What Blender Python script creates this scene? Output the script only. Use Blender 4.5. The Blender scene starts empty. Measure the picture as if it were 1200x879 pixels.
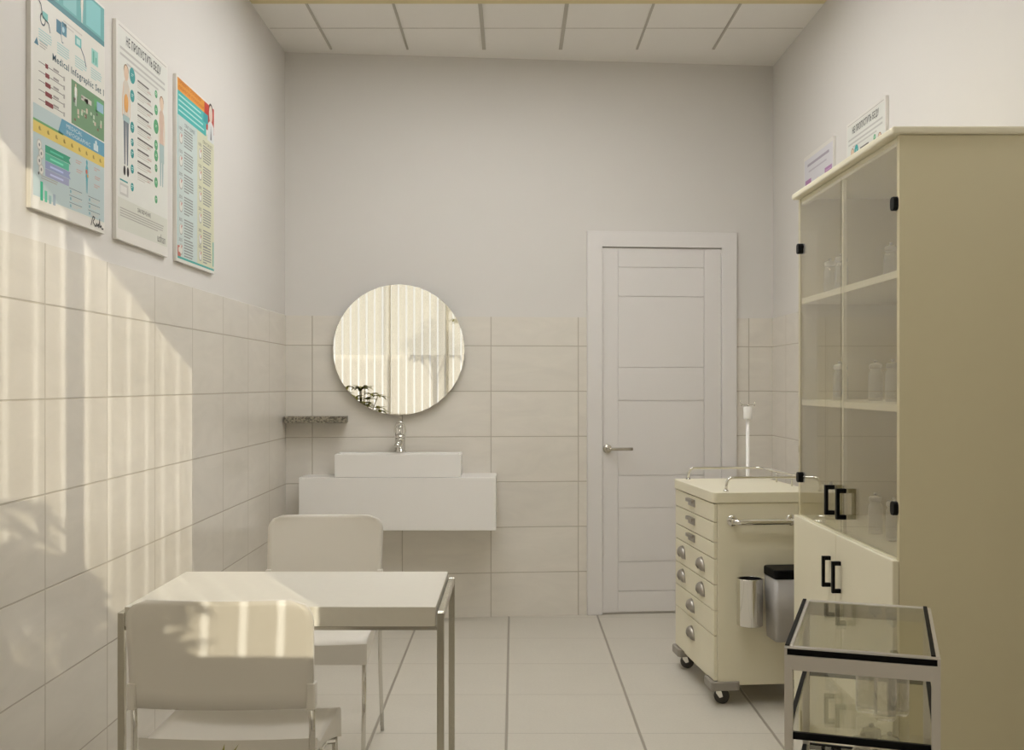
import bpy, bmesh, math, random
from mathutils import Vector, Matrix
random.seed(7)
C = bpy.context.scene.collection
PI = math.pi
EYE = 1.30

# ------------------------------------------------------------------ materials
def lin(c):
    def f(v):
        v /= 255.0
        return v/12.92 if v <= 0.04045 else ((v+0.055)/1.055)**2.4
    return (f(c[0]), f(c[1]), f(c[2]), 1.0)

def new_mat(name):
    m = bpy.data.materials.new(name); m.use_nodes = True
    nt = m.node_tree
    for n in list(nt.nodes): nt.nodes.remove(n)
    out = nt.nodes.new('ShaderNodeOutputMaterial')
    return m, nt, out

def pbr(name, col, rough=0.5, metal=0.0, var=0.02, scale=12.0, spec=0.5, bump=0.0):
    """Principled surface with a faint procedural colour variation."""
    m, nt, out = new_mat(name)
    b = nt.nodes.new('ShaderNodeBsdfPrincipled')
    b.inputs['Roughness'].default_value = rough
    b.inputs['Metallic'].default_value = metal
    b.inputs['Specular IOR Level'].default_value = spec
    tc = nt.nodes.new('ShaderNodeTexCoord')
    nz = nt.nodes.new('ShaderNodeTexNoise'); nz.inputs['Scale'].default_value = scale
    nz.inputs['Detail'].default_value = 4
    nt.links.new(tc.outputs['Object'], nz.inputs['Vector'])
    mr = nt.nodes.new('ShaderNodeMapRange')
    mr.inputs['To Min'].default_value = 1.0-var; mr.inputs['To Max'].default_value = 1.0+var
    nt.links.new(nz.outputs['Fac'], mr.inputs['Value'])
    mx = nt.nodes.new('ShaderNodeVectorMath'); mx.operation = 'SCALE'
    mx.inputs[0].default_value = lin(col)[:3]
    nt.links.new(mr.outputs['Result'], mx.inputs['Scale'])
    nt.links.new(mx.outputs['Vector'], b.inputs['Base Color'])
    if bump:
        bp = nt.nodes.new('ShaderNodeBump'); bp.inputs['Strength'].default_value = bump
        bp.inputs['Distance'].default_value = 0.002
        nt.links.new(nz.outputs['Fac'], bp.inputs['Height'])
        nt.links.new(bp.outputs['Normal'], b.inputs['Normal'])
    nt.links.new(b.outputs['BSDF'], out.inputs['Surface'])
    return m

def glass(name, tint=(245, 245, 240), ior=1.5, rough=0.0, boost=1.0, diffuse=0.0, dcol=(200, 195, 180)):
    """Thin clear glass: transparent tinted + fresnel reflection."""
    m, nt, out = new_mat(name)
    tr = nt.nodes.new('ShaderNodeBsdfTransparent'); tr.inputs['Color'].default_value = lin(tint)
    gl = nt.nodes.new('ShaderNodeBsdfGlossy'); gl.inputs['Roughness'].default_value = rough
    gl.inputs['Color'].default_value = (1, 1, 1, 1)
    geo = nt.nodes.new('ShaderNodeNewGeometry')
    mi = nt.nodes.new('ShaderNodeMapRange')
    mi.inputs['To Min'].default_value = ior; mi.inputs['To Max'].default_value = 1.0/ior
    nt.links.new(geo.outputs['Backfacing'], mi.inputs['Value'])
    fr = nt.nodes.new('ShaderNodeFresnel')
    nt.links.new(mi.outputs['Result'], fr.inputs['IOR'])
    mm = nt.nodes.new('ShaderNodeMath'); mm.operation = 'MULTIPLY'; mm.use_clamp = True
    mm.inputs[1].default_value = boost
    nt.links.new(fr.outputs['Fac'], mm.inputs[0])
    mix = nt.nodes.new('ShaderNodeMixShader')
    nt.links.new(mm.outputs[0], mix.inputs['Fac'])
    src = tr
    if diffuse:
        df = nt.nodes.new('ShaderNodeBsdfDiffuse'); df.inputs['Color'].default_value = lin(dcol)
        m2 = nt.nodes.new('ShaderNodeMixShader'); m2.inputs['Fac'].default_value = diffuse
        nt.links.new(tr.outputs[0], m2.inputs[1]); nt.links.new(df.outputs[0], m2.inputs[2])
        src = m2
    nt.links.new(src.outputs[0], mix.inputs[1]); nt.links.new(gl.outputs[0], mix.inputs[2])
    nt.links.new(mix.outputs[0], out.inputs['Surface'])
    return m

def cloth_through(name, col, trans, tcol):
    """Blind cloth: lets part of the light straight through, scatters the rest."""
    m, nt, out = new_mat(name)
    tr = nt.nodes.new('ShaderNodeBsdfTransparent'); tr.inputs['Color'].default_value = lin(tcol)
    df = nt.nodes.new('ShaderNodeBsdfDiffuse'); df.inputs['Color'].default_value = lin(col)
    tl = nt.nodes.new('ShaderNodeBsdfTranslucent'); tl.inputs['Color'].default_value = lin(col)
    tc = nt.nodes.new('ShaderNodeTexCoord')
    wv = nt.nodes.new('ShaderNodeTexWave'); wv.inputs['Scale'].default_value = 60
    nt.links.new(tc.outputs['Object'], wv.inputs['Vector'])
    mr = nt.nodes.new('ShaderNodeMapRange')
    mr.inputs['To Min'].default_value = trans-0.03; mr.inputs['To Max'].default_value = trans+0.03
    nt.links.new(wv.outputs['Fac'], mr.inputs['Value'])
    a = nt.nodes.new('ShaderNodeMixShader'); a.inputs['Fac'].default_value = 0.35
    nt.links.new(df.outputs[0], a.inputs[1]); nt.links.new(tl.outputs[0], a.inputs[2])
    b = nt.nodes.new('ShaderNodeMixShader')
    nt.links.new(mr.outputs['Result'], b.inputs['Fac'])
    nt.links.new(a.outputs[0], b.inputs[1]); nt.links.new(tr.outputs[0], b.inputs[2])
    nt.links.new(b.outputs[0], out.inputs['Surface'])
    return m

def emit(name, col, strength):
    m, nt, out = new_mat(name)
    e = nt.nodes.new('ShaderNodeEmission'); e.inputs['Color'].default_value = lin(col)
    e.inputs['Strength'].default_value = strength
    nt.links.new(e.outputs[0], out.inputs['Surface'])
    return m

def tile_mat(name, col, grout, axis, ph, sp, axis2, ph2, sp2, w=0.004, w2=None, rough=0.15, vein=0.05,
             speck=0.0, bump=0.6):
    """Rectangular tiles laid out in metres along two object axes, with soft stone veins."""
    w2 = w2 or w
    m, nt, out = new_mat(name)
    L = nt.links
    tc = nt.nodes.new('ShaderNodeTexCoord')
    sx = nt.nodes.new('ShaderNodeSeparateXYZ'); L.new(tc.outputs['Object'], sx.inputs[0])
    def line(ax, p, s, width):
        a = nt.nodes.new('ShaderNodeMath'); a.operation = 'SUBTRACT'; a.inputs[1].default_value = p
        L.new(sx.outputs[ax], a.inputs[0])
        g = nt.nodes.new('ShaderNodeMath'); g.operation = 'PINGPONG'; g.inputs[1].default_value = s/2
        L.new(a.outputs[0], g.inputs[0])
        r = nt.nodes.new('ShaderNodeMapRange'); r.interpolation_type = 'SMOOTHSTEP'
        r.inputs['From Min'].default_value = width*0.35; r.inputs['From Max'].default_value = width*0.75
        L.new(g.outputs[0], r.inputs['Value'])
        d = nt.nodes.new('ShaderNodeMath'); d.operation = 'DIVIDE'; d.inputs[1].default_value = s
        L.new(a.outputs[0], d.inputs[0])
        f = nt.nodes.new('ShaderNodeMath'); f.operation = 'FLOOR'; L.new(d.outputs[0], f.inputs[0])
        return r, f
    r1, f1 = line(axis, ph, sp, w); r2, f2 = line(axis2, ph2, sp2, w2)
    mn = nt.nodes.new('ShaderNodeMath'); mn.operation = 'MINIMUM'
    L.new(r1.outputs['Result'], mn.inputs[0]); L.new(r2.outputs['Result'], mn.inputs[1])
    cb = nt.nodes.new('ShaderNodeCombineXYZ'); L.new(f1.outputs[0], cb.inputs[0]); L.new(f2.outputs[0], cb.inputs[1])
    wn = nt.nodes.new('ShaderNodeTexWhiteNoise'); wn.noise_dimensions = '3D'; L.new(cb.outputs[0], wn.inputs['Vector'])
    # veins: stretched, distorted noise shifted per tile
    mp = nt.nodes.new('ShaderNodeMapping'); mp.inputs['Scale'].default_value = (2.2, 2.2, 7.0)
    mp.inputs['Rotation'].default_value = (0.25, -0.3, 0.2)
    L.new(tc.outputs['Object'], mp.inputs['Vector'])
    ad = nt.nodes.new('ShaderNodeVectorMath'); ad.operation = 'ADD'
    sc = nt.nodes.new('ShaderNodeVectorMath'); sc.operation = 'SCALE'; sc.inputs['Scale'].default_value = 9.0
    L.new(wn.outputs['Color'], sc.inputs[0]); L.new(mp.outputs[0], ad.inputs[0]); L.new(sc.outputs[0], ad.inputs[1])
    nz = nt.nodes.new('ShaderNodeTexNoise'); nz.inputs['Scale'].default_value = 1.3; nz.inputs['Detail'].default_value = 7
    nz.inputs['Roughness'].default_value = 0.6; nz.inputs['Distortion'].default_value = 1.2
    L.new(ad.outputs[0], nz.inputs['Vector'])
    v = nt.nodes.new('ShaderNodeMapRange'); v.inputs['From Min'].default_value = 0.3; v.inputs['From Max'].default_value = 0.7
    v.inputs['To Min'].default_value = 1.0-vein; v.inputs['To Max'].default_value = 1.0+vein*0.5
    L.new(nz.outputs['Fac'], v.inputs['Value'])
    t = nt.nodes.new('ShaderNodeMapRange'); t.inputs['To Min'].default_value = 0.985; t.inputs['To Max'].default_value = 1.015
    L.new(wn.outputs['Value'], t.inputs['Value'])
    mu = nt.nodes.new('ShaderNodeMath'); mu.operation = 'MULTIPLY'
    L.new(v.outputs['Result'], mu.inputs[0]); L.new(t.outputs['Result'], mu.inputs[1])
    last = mu
    if speck:
        n2 = nt.nodes.new('ShaderNodeTexNoise'); n2.inputs['Scale'].default_value = 90; n2.inputs['Detail'].default_value = 3
        L.new(tc.outputs['Object'], n2.inputs['Vector'])
        q = nt.nodes.new('ShaderNodeMapRange'); q.inputs['To Min'].default_value = 1-speck; q.inputs['To Max'].default_value = 1+speck
        L.new(n2.outputs['Fac'], q.inputs['Value'])
        m2 = nt.nodes.new('ShaderNodeMath'); m2.operation = 'MULTIPLY'
        L.new(mu.outputs[0], m2.inputs[0]); L.new(q.outputs['Result'], m2.inputs[1]); last = m2
    cs = nt.nodes.new('ShaderNodeVectorMath'); cs.operation = 'SCALE'; cs.inputs[0].default_value = lin(col)[:3]
    L.new(last.outputs[0], cs.inputs['Scale'])
    mc = nt.nodes.new('ShaderNodeMix'); mc.data_type = 'RGBA'
    mc.inputs[6].default_value = lin(grout)
    L.new(mn.outputs[0], mc.inputs[0]); L.new(cs.outputs['Vector'], mc.inputs[7])
    b = nt.nodes.new('ShaderNodeBsdfPrincipled'); b.inputs['Roughness'].default_value = rough
    L.new(mc.outputs[2], b.inputs['Base Color'])
    bp = nt.nodes.new('ShaderNodeBump'); bp.inputs['Strength'].default_value = bump; bp.inputs['Distance'].default_value = 0.002
    L.new(mn.outputs[0], bp.inputs['Height']); L.new(bp.outputs['Normal'], b.inputs['Normal'])
    L.new(b.outputs[0], out.inputs['Surface'])
    return m

def terrazzo(name):
    m, nt, out = new_mat(name)
    tc = nt.nodes.new('ShaderNodeTexCoord')
    vo = nt.nodes.new('ShaderNodeTexVoronoi'); vo.inputs['Scale'].default_value = 130
    nt.links.new(tc.outputs['Object'], vo.inputs['Vector'])
    cr = nt.nodes.new('ShaderNodeValToRGB')
    cr.color_ramp.elements[0].color = lin((96, 90, 76)); cr.color_ramp.elements[1].color = lin((160, 152, 134))
    cr.color_ramp.elements[0].position = 0.15; cr.color_ramp.elements[1].position = 0.85
    sp = nt.nodes.new('ShaderNodeSeparateColor'); nt.links.new(vo.outputs['Color'], sp.inputs[0])
    nt.links.new(sp.outputs[0], cr.inputs[0])
    b = nt.nodes.new('ShaderNodeBsdfPrincipled'); b.inputs['Roughness'].default_value = 0.35
    nt.links.new(cr.outputs[0], b.inputs['Base Color']); nt.links.new(b.outputs[0], out.inputs['Surface'])
    return m

M = {}
M['paint'] = pbr('wall_paint', (223, 219, 213), 0.85, var=0.008, scale=5, bump=0.04)
M['ceil'] = pbr('ceiling_board', (242, 238, 231), 0.9, var=0.01, scale=20)
M['grid'] = pbr('ceiling_grid_metal', (188, 182, 170), 0.6)
M['ochre'] = pbr('ochre_trim', (218, 205, 158), 0.7)
M['door'] = pbr('white_door_lacquer', (230, 226, 222), 0.4, var=0.008)
M['cream'] = pbr('cream_lacquer', (233, 226, 201), 0.4, var=0.008)
M['cream2'] = pbr('cream_cabinet_side', (222, 213, 180), 0.45, var=0.008)
M['white'] = pbr('white_gloss', (243, 240, 235), 0.22, var=0.006)
M['plastic'] = pbr('chair_plastic', (229, 224, 214), 0.38, var=0.008)
M['tabletop'] = pbr('table_laminate', (222, 217, 204), 0.42, var=0.03, scale=60)
M['chrome'] = pbr('polished_chrome', (222, 220, 214), 0.08, 1.0, var=0.01)
M['steel'] = pbr('brushed_steel', (200, 196, 184), 0.22, 1.0, var=0.03, scale=30)
M['alu'] = pbr('satin_aluminium', (222, 217, 210), 0.36, 0.75, var=0.01)
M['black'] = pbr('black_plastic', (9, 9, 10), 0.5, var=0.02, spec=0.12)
M['rubber'] = pbr('dark_rubber', (74, 70, 64), 0.6, var=0.05)
M['bumper'] = pbr('grey_bumper', (150, 144, 134), 0.5)
M['greybin'] = pbr('grey_plastic', (176, 172, 168), 0.3, var=0.01)
M['pull'] = pbr('pull_metal', (170, 164, 156), 0.3, 0.8)
M['panelwhite'] = pbr('poster_board', (230, 226, 218), 0.45, var=0.006)
M['mirror'] = pbr('mirror_silver', (250, 250, 247), 0.0, 1.0, var=0.0)
M['mirrorback'] = pbr('mirror_backing', (150, 148, 142), 0.4)
M['terrazzo'] = terrazzo('granite_shelf')
M['pane'] = glass('window_pane_glass', (252, 252, 250), 1.45)
def frosted(name, col):
    m, nt, out = new_mat(name)
    tl = nt.nodes.new('ShaderNodeBsdfTranslucent'); tl.inputs['Color'].default_value = lin(col)
    gl = nt.nodes.new('ShaderNodeBsdfGlossy'); gl.inputs['Roughness'].default_value = 0.35
    tc = nt.nodes.new('ShaderNodeTexCoord'); nz = nt.nodes.new('ShaderNodeTexNoise'); nz.inputs['Scale'].default_value = 400
    nt.links.new(tc.outputs['Object'], nz.inputs['Vector'])
    mr = nt.nodes.new('ShaderNodeMapRange'); mr.inputs['To Min'].default_value = 0.02; mr.inputs['To Max'].default_value = 0.05
    nt.links.new(nz.outputs['Fac'], mr.inputs['Value'])
    mx = nt.nodes.new('ShaderNodeMixShader'); nt.links.new(mr.outputs['Result'], mx.inputs['Fac'])
    nt.links.new(tl.outputs[0], mx.inputs[1]); nt.links.new(gl.outputs[0], mx.inputs[2])
    nt.links.new(mx.outputs[0], out.inputs['Surface'])
    return m
M['sun_cut_frost'] = frosted('sun_cut_frosted_glass', (230, 230, 230))
M['cabglass'] = glass('cabinet_glass', (246, 245, 240), 1.52, boost=1.0)
M['tabglass'] = glass('trolley_glass', (240, 240, 232), 1.5, boost=1.0)
M['bottle'] = glass('bottle_glass', (252, 251, 248), 1.5, rough=0.04, boost=1.7, diffuse=0.11, dcol=(250, 246, 236))
M['cap'] = glass('stopper_glass', (250, 248, 244), 1.5, rough=0.08, boost=1.4, diffuse=0.35, dcol=(236, 232, 222))
M['slat'] = cloth_through('blind_slat_cloth', (246, 243, 236), 0.72, (255, 252, 246))
M['rail'] = pbr('blind_rail', (230, 228, 220), 0.5)
M['panel'] = emit('led_diffuser', (255, 255, 255), 16.2)
M['leaf'] = pbr('leaf_green', (146, 144, 52), 0.45, var=0.25, scale=9)
M['stem'] = pbr('plant_stem', (104, 88, 52), 0.7, var=0.1)
M['pot'] = pbr('clay_pot', (206, 196, 180), 0.6, var=0.04)
M['soil'] = pbr('potting_soil', (62, 50, 38), 0.95, var=0.3, scale=60)
M['slab'] = pbr('balcony_concrete', (190, 184, 172), 0.9, var=0.06)

# ------------------------------------------------------------------ mesh helpers
def add_box(bm, x0, x1, y0, y1, z0, z1, bev=0.0, seg=2):
    n0 = set(bm.verts)
    vs = [bm.verts.new(p) for p in ((x0,y0,z0),(x1,y0,z0),(x1,y1,z0),(x0,y1,z0),(x0,y0,z1),(x1,y0,z1),(x1,y1,z1),(x0,y1,z1))]
    fs = [bm.faces.new([vs[i] for i in f]) for f in ((3,2,1,0),(4,5,6,7),(0,1,5,4),(1,2,6,5),(2,3,7,6),(3,0,4,7))]
    if bev:
        es = list({e for f in fs for e in f.edges})
        bmesh.ops.bevel(bm, geom=es, offset=bev, segments=seg, affect='EDGES', profile=0.5)

def box(x0, x1, y0, y1, z0, z1, bev=0.0, seg=2):
    bm = bmesh.new(); add_box(bm, x0, x1, y0, y1, z0, z1, bev, seg); return bm

def add_prism(bm, pts, z0, z1, bev=0.0, axis='Z'):
    """Extrude a closed 2-D outline between z0 and z1 along an axis."""
    def P(a, b, c):
        return {'Z': (a, b, c), 'Y': (a, c, b), 'X': (c, a, b)}[axis]
    lo = [bm.verts.new(P(a, b, z0)) for a, b in pts]; hi = [bm.verts.new(P(a, b, z1)) for a, b in pts]
    n = len(pts); fs = [bm.faces.new(lo[::-1]), bm.faces.new(hi)]
    for i in range(n):
        j = (i+1) % n; fs.append(bm.faces.new((lo[i], lo[j], hi[j], hi[i])))
    bmesh.ops.recalc_face_normals(bm, faces=fs)
    if bev:
        es = list(set(fs[0].edges) | set(fs[1].edges))
        bmesh.ops.bevel(bm, geom=es, offset=bev, segments=2, affect='EDGES', profile=0.5)

def prism(pts, z0, z1, bev=0.0, axis='Z'):
    bm = bmesh.new(); add_prism(bm, pts, z0, z1, bev, axis); return bm

def rounded(w0, w1, h0, h1, r, seg=6):
    pts = []
    for cx, cy, a0 in ((w1-r, h1-r, 0), (w0+r, h1-r, 90), (w0+r, h0+r, 180), (w1-r, h0+r, 270)):
        for k in range(seg+1):
            a = math.radians(a0 + 90*k/seg); pts.append((cx+r*math.cos(a), cy+r*math.sin(a)))
    return pts

def fillet(points, r, seg=6):
    """Round the corners of a polyline."""
    P = [Vector(p) for p in points]; out = [P[0]]
    for i in range(1, len(P)-1):
        a, b, c = P[i-1], P[i], P[i+1]
        u = (a-b).normalized(); v = (c-b).normalized()
        rr = min(r, (a-b).length*0.49, (c-b).length*0.49)
        for k in range(seg+1):
            t = k/seg; out.append((b+u*rr)*(1-t)**2 + b*2*t*(1-t) + (b+v*rr)*t*t)
    out.append(P[-1]); return out

def add_tube(bm, points, r, n=10, r_end=None, cap=True):
    P = [Vector(p) for p in points]; m = len(P); rings = []
    T = [(P[min(i+1, m-1)]-P[max(i-1, 0)]).normalized() for i in range(m)]
    ref = Vector((0, 0, 1)) if abs(T[0].z) < 0.9 else Vector((1, 0, 0))
    N = (ref - T[0]*ref.dot(T[0])).normalized()
    for i in range(m):
        N = (N - T[i]*N.dot(T[i])).normalized(); B = T[i].cross(N)
        rr = r if r_end is None else r + (r_end-r)*i/(m-1)
        rings.append([bm.verts.new(P[i] + (N*math.cos(2*PI*k/n) + B*math.sin(2*PI*k/n))*rr) for k in range(n)])
    for i in range(m-1):
        for k in range(n):
            f = bm.faces.new((rings[i][k], rings[i][(k+1) % n], rings[i+1][(k+1) % n], rings[i+1][k])); f.smooth = True
    if cap:
        bm.faces.new(rings[0][::-1]); bm.faces.new(rings[-1])

def tube(points, r, n=10, r_end=None):
    bm = bmesh.new(); add_tube(bm, points, r, n, r_end); return bm

def add_lathe(bm, prof, n=24, c=(0, 0, 0), axis='Z', smooth=True):
    """Spin (radius, height) pairs around an axis through c."""
    c = Vector(c); rings = []
    def P(r, h, a):
        x, y = r*math.cos(a), r*math.sin(a)
        return c + Vector({'Z': (x, y, h), 'Y': (x, h, y), 'X': (h, x, y)}[axis])
    for r, h in prof:
        if r < 1e-6: rings.append([bm.verts.new(P(0, h, 0))])
        else: rings.append([bm.verts.new(P(r, h, 2*PI*k/n)) for k in range(n)])
    fs = []
    for a, b in zip(rings, rings[1:]):
        for k in range(n):
            j = (k+1) % n
            if len(a) == 1 and len(b) == 1: continue
            if len(a) == 1: f = bm.faces.new((a[0], b[j], b[k]))
            elif len(b) == 1: f = bm.faces.new((a[k], a[j], b[0]))
            else: f = bm.faces.new((a[k], a[j], b[j], b[k]))
            f.smooth = smooth; fs.append(f)
    bmesh.ops.recalc_face_normals(bm, faces=fs)

def lathe(prof, n=24, c=(0, 0, 0), axis='Z', smooth=True):
    bm = bmesh.new(); add_lathe(bm, prof, n, c, axis, smooth); return bm

def obj(name, bm, mats, parent=None, loc=(0, 0, 0), rotz=0.0, smooth_angle=True, label=None):
    me = bpy.data.meshes.new(name); bm.normal_update(); bm.to_mesh(me); bm.free()
    if not isinstance(mats, (list, tuple)): mats = [mats]
    for m in mats: me.materials.append(m)
    o = bpy.data.objects.new(name, me); C.objects.link(o)
    o.location = loc; o.rotation_euler = (0, 0, rotz)
    if parent: o.parent = parent
    if label: o['label'] = label
    return o

def tag(o, label, cat, group=None):
    o['label'] = label; o['category'] = cat
    if group: o['group'] = group
    return o

def thing(name, label, cat, loc=(0, 0, 0), rotz=0.0, group=None):
    o = bpy.data.objects.new(name, None); C.objects.link(o)
    o.empty_display_size = 0.05
    o.location = loc; o.rotation_euler = (0, 0, rotz)
    return tag(o, label, cat, group)

def struct(name, bm, m, label=None, **k):
    o = obj(name, bm, m, **k); o['kind'] = 'structure'
    if label: o['label'] = label
    return o

def dup(root, loc, rotz, label, group=None):
    r = root.copy(); C.objects.link(r); r.location = loc; r.rotation_euler = (0, 0, rotz)
    r['label'] = label
    if group: r['group'] = group
    for ch in list(root.children):
        c = ch.copy(); C.objects.link(c); c.parent = r
        for g in list(ch.children):
            d = g.copy(); C.objects.link(d); d.parent = c
    return r

# ------------------------------------------------------------------ the room
XL, XR = -1.249, 1.480          # tiled faces of the side walls
H = 3.122
YF = -0.15                      # inner face of the window wall
ANG = math.atan(0.0956)         # the back wall stands slightly askew
YB0 = 5.943                     # back wall tile face at the left corner
def yb(x): return YB0 + (x-XL)*0.0956
T = 0.007                       # tile thickness
WAIN = 1.675

M['tile_left'] = tile_mat('cream_wall_tiles_left', (231, 225, 214), (198, 189, 174), 'Y', 2.889, 0.442, 'Z', 1.5125, 0.2535, w=0.0038)
M['tile_right'] = tile_mat('cream_wall_tiles_right', (231, 225, 214), (198, 189, 174), 'Y', 2.80, 0.442, 'Z', 1.5125, 0.2535, w=0.0045)
M['tile_back'] = tile_mat('cream_wall_tiles_back', (231, 225, 214), (194, 185, 170), 'X', 0.142, 0.4925, 'Z', 1.5125, 0.2535, w=0.0045)
M['floor'] = tile_mat('beige_floor_tiles', (208, 202, 189), (158, 150, 136), 'X', -0.027, 0.496, 'Y', 4.033, 0.502, w=0.009, w2=0.0022,
                      rough=0.45, vein=0.02, speck=0.06, bump=0.9)

struct('floor', box(-1.5, 1.75, -0.4, 6.6, -0.1, 0.0), M['floor'], 'beige square floor tiles with long grout lines')
struct('ceiling', box(-1.5, 1.75, -0.4, 6.6, H, H+0.1), M['ceil'], 'white suspended tile ceiling')
struct('wall_left', box(XL-T-0.15, XL-T, -0.4, 6.4, 0, H), M['paint'], 'white painted left wall above cream tiles')
struct('wall_right', box(XR+T, XR+T+0.15, -0.4, 6.6, 0, H), M['paint'], 'white painted right wall')
BW = dict(loc=(XL, YB0, 0), rotz=ANG)            # frame of the back wall: x along it, -y into the room
WL = (XR-XL)/math.cos(ANG)
struct('wall_back', box(-0.2, WL+0.2, T, 0.16, 0, H), M['paint'], 'grey white back wall with the door', **BW)
struct('trim_1', box(XL-T, XL, -0.15, yb(XL), 0, WAIN), M['tile_left'], 'cream glazed tiles on the left wall')
DU0, DU1 = 1.668, 2.528                            # door casing along the back wall
struct('trim_2', box(0, DU0+0.002, 0, T, 0, WAIN), M['tile_back'], 'cream glazed tiles behind the washbasin', **BW)
struct('trim_3', box(DU1-0.002, WL, 0, T, 0, WAIN), M['tile_back'], 'cream glazed tiles right of the door', **BW)
struct('trim_4', box(XR, XR+T, -0.15, yb(XR), 0, WAIN), M['tile_right'], 'cream glazed tiles on the right wall')
# window wall
WX0, WX1, WZ0, WZ1 = -0.93, 1.086, 0.92, 2.972
bm = bmesh.new()
add_box(bm, -1.5, WX0, YF-0.22, YF, 0, H); add_box(bm, WX1, 1.75, YF-0.22, YF, 0, H)
add_box(bm, WX0, WX1, YF-0.22, YF, 0, WZ0); add_box(bm, WX0, WX1, YF-0.22, YF, WZ1, H)
struct('wall_front', bm, M['paint'], 'white window wall')
# window: frame, panes and sill
win = bpy.data.objects.new('window_1', None); C.objects.link(win); win['kind'] = 'structure'
win['label'] = 'wide white window behind vertical blinds'
bm = bmesh.new(); y0, y1 = YF-0.10, YF-0.03
e = 0.045
add_box(bm, WX0, WX0+e, y0, y1, WZ0, WZ1, 0.004); add_box(bm, WX1-0.012, WX1, y0, y1, WZ0, WZ1, 0.002)
add_box(bm, WX0+e, WX1-0.012, y0, y1, WZ0, WZ0+e, 0.004); add_box(bm, WX0+e, WX1-0.012, y0, y1, WZ1-0.012, WZ1, 0.002)
add_box(bm, 0.417, 0.451, y0, y1, WZ0+e, WZ1-0.012, 0.004); add_box(bm, -0.217, -0.197, y0, y1, WZ0+e, WZ1-0.012, 0.004)
FZ = 1.625  # frosted panes below this height are added to cut off the low sun
obj('window_frame', bm, M['rail'], win)
for a, b in ((WX0+e, -0.217), (-0.197, 0.417), (0.451, WX1-0.012)):
    obj('pane', box(a, b, YF-0.068, YF-0.062, FZ+0.0005, WZ1-0.012), M['pane'], win)
    obj('sun_cut_pane', box(a, b, YF-0.067, YF-0.063, WZ0+e, FZ), M['sun_cut_frost'], win)
obj('window_sill', box(WX0-0.05, WX1+0.03, YF-0.03, YF+0.06, WZ0-0.03, WZ0, 0.006), M['white'], win)
# ceiling grid
bm = bmesh.new()
for i in range(7):
    x = -0.992 + 0.4155*i
    wd = 0.019 if i in (2, 3) else 0.011
    add_box(bm, x-wd/2, x+wd/2, -0.15, 5.888, H-0.006, H, 0.0)
for k in range(15):
    y = 5.548 - 0.40*k
    add_box(bm, XL, XR, y-0.002, y+0.002, H-0.0015, H+0.0005)
struct('trim_5', bm, M['grid'], 'thin grey metal bars of the ceiling grid')
struct('trim_6', box(XL, XR, 5.05, 5.170, H-0.008, H), M['ochre'], 'pale ochre ceiling strip at the top edge')
# balcony floor outside the window
struct('trim_7', box(-2.5, 2.5, -2.0, YF-0.22, -0.2, -0.02), M['slab'], 'concrete balcony floor outside the window')

# door
dr = bpy.data.objects.new('door_1', None); C.objects.link(dr); dr['kind'] = 'structure'
dr['label'] = 'white panelled interior door with lever handle'
dr.location = (XL, YB0, 0); dr.rotation_euler = (0, 0, ANG)
CT = 2.160
bm = bmesh.new()
add_prism(bm, [(DU0, 0), (DU0+0.086, 0), (DU0+0.086, 2.072), (DU1-0.088, 2.072), (DU1-0.088, 0), (DU1, 0), (DU1, CT), (DU0, CT)], -0.022, T, 0.003, 'Y')
obj('door_frame', bm, M['door'], dr)
L0, L1 = DU0+0.0875, DU1-0.0895
bm = bmesh.new()
add_box(bm, L0, L1, -0.002, T, 0.012, 2.068)             # core of the leaf
st0, st1 = L0+0.088, L1-0.098
add_box(bm, L0, st0, -0.008, -0.002, 0.012, 2.068, 0.0015)
add_box(bm, st1, L1, -0.008, -0.002, 0.012, 2.068, 0.0015)
zz = [2.068, 1.959, 1.794, 1.392, 1.206, 0.782, 0.600, 0.297, 0.130, 0.012]
for a, b in zip(zz, zz[1:]):
    add_box(bm, st0+0.0015, st1-0.0015, -0.0075, -0.002, b+0.0018, a-0.0018, 0.0016)
obj('door_leaf', bm, M['door'], dr)
bm = bmesh.new()
hz = 0.935; hx = L0+0.028
add_lathe(bm, [(0, -0.022), (0.022, -0.022), (0.025, -0.018), (0.025, -0.008)], 24, (hx, 0, hz), 'Y')
add_tube(bm, fillet([(hx, -0.02, hz), (hx, -0.058, hz), (hx+0.135, -0.058, hz)], 0.015), 0.009, 12)
obj('door_handle', bm, M['steel'], dr)

# ------------------------------------------------------------------ posters
def text_mesh(txt, bold=0.0):
    cu = bpy.data.curves.new('lettering', 'FONT'); cu.body = txt; cu.size = 1.0; cu.resolution_u = 2; cu.offset = bold; cu.space_character = 1.1
    ob = bpy.data.objects.new('lettering', cu); C.objects.link(ob)
    dg = bpy.context.evaluated_depsgraph_get()
    me = bpy.data.meshes.new_from_object(ob.evaluated_get(dg))
    C.objects.unlink(ob); bpy.data.objects.remove(ob); bpy.data.curves.remove(cu)
    return me

inks = {}
def ink(c):
    if c not in inks: inks[c] = pbr('print_ink_%02x%02x%02x' % c, c, 0.5, var=0.01)
    return inks[c]

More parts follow.
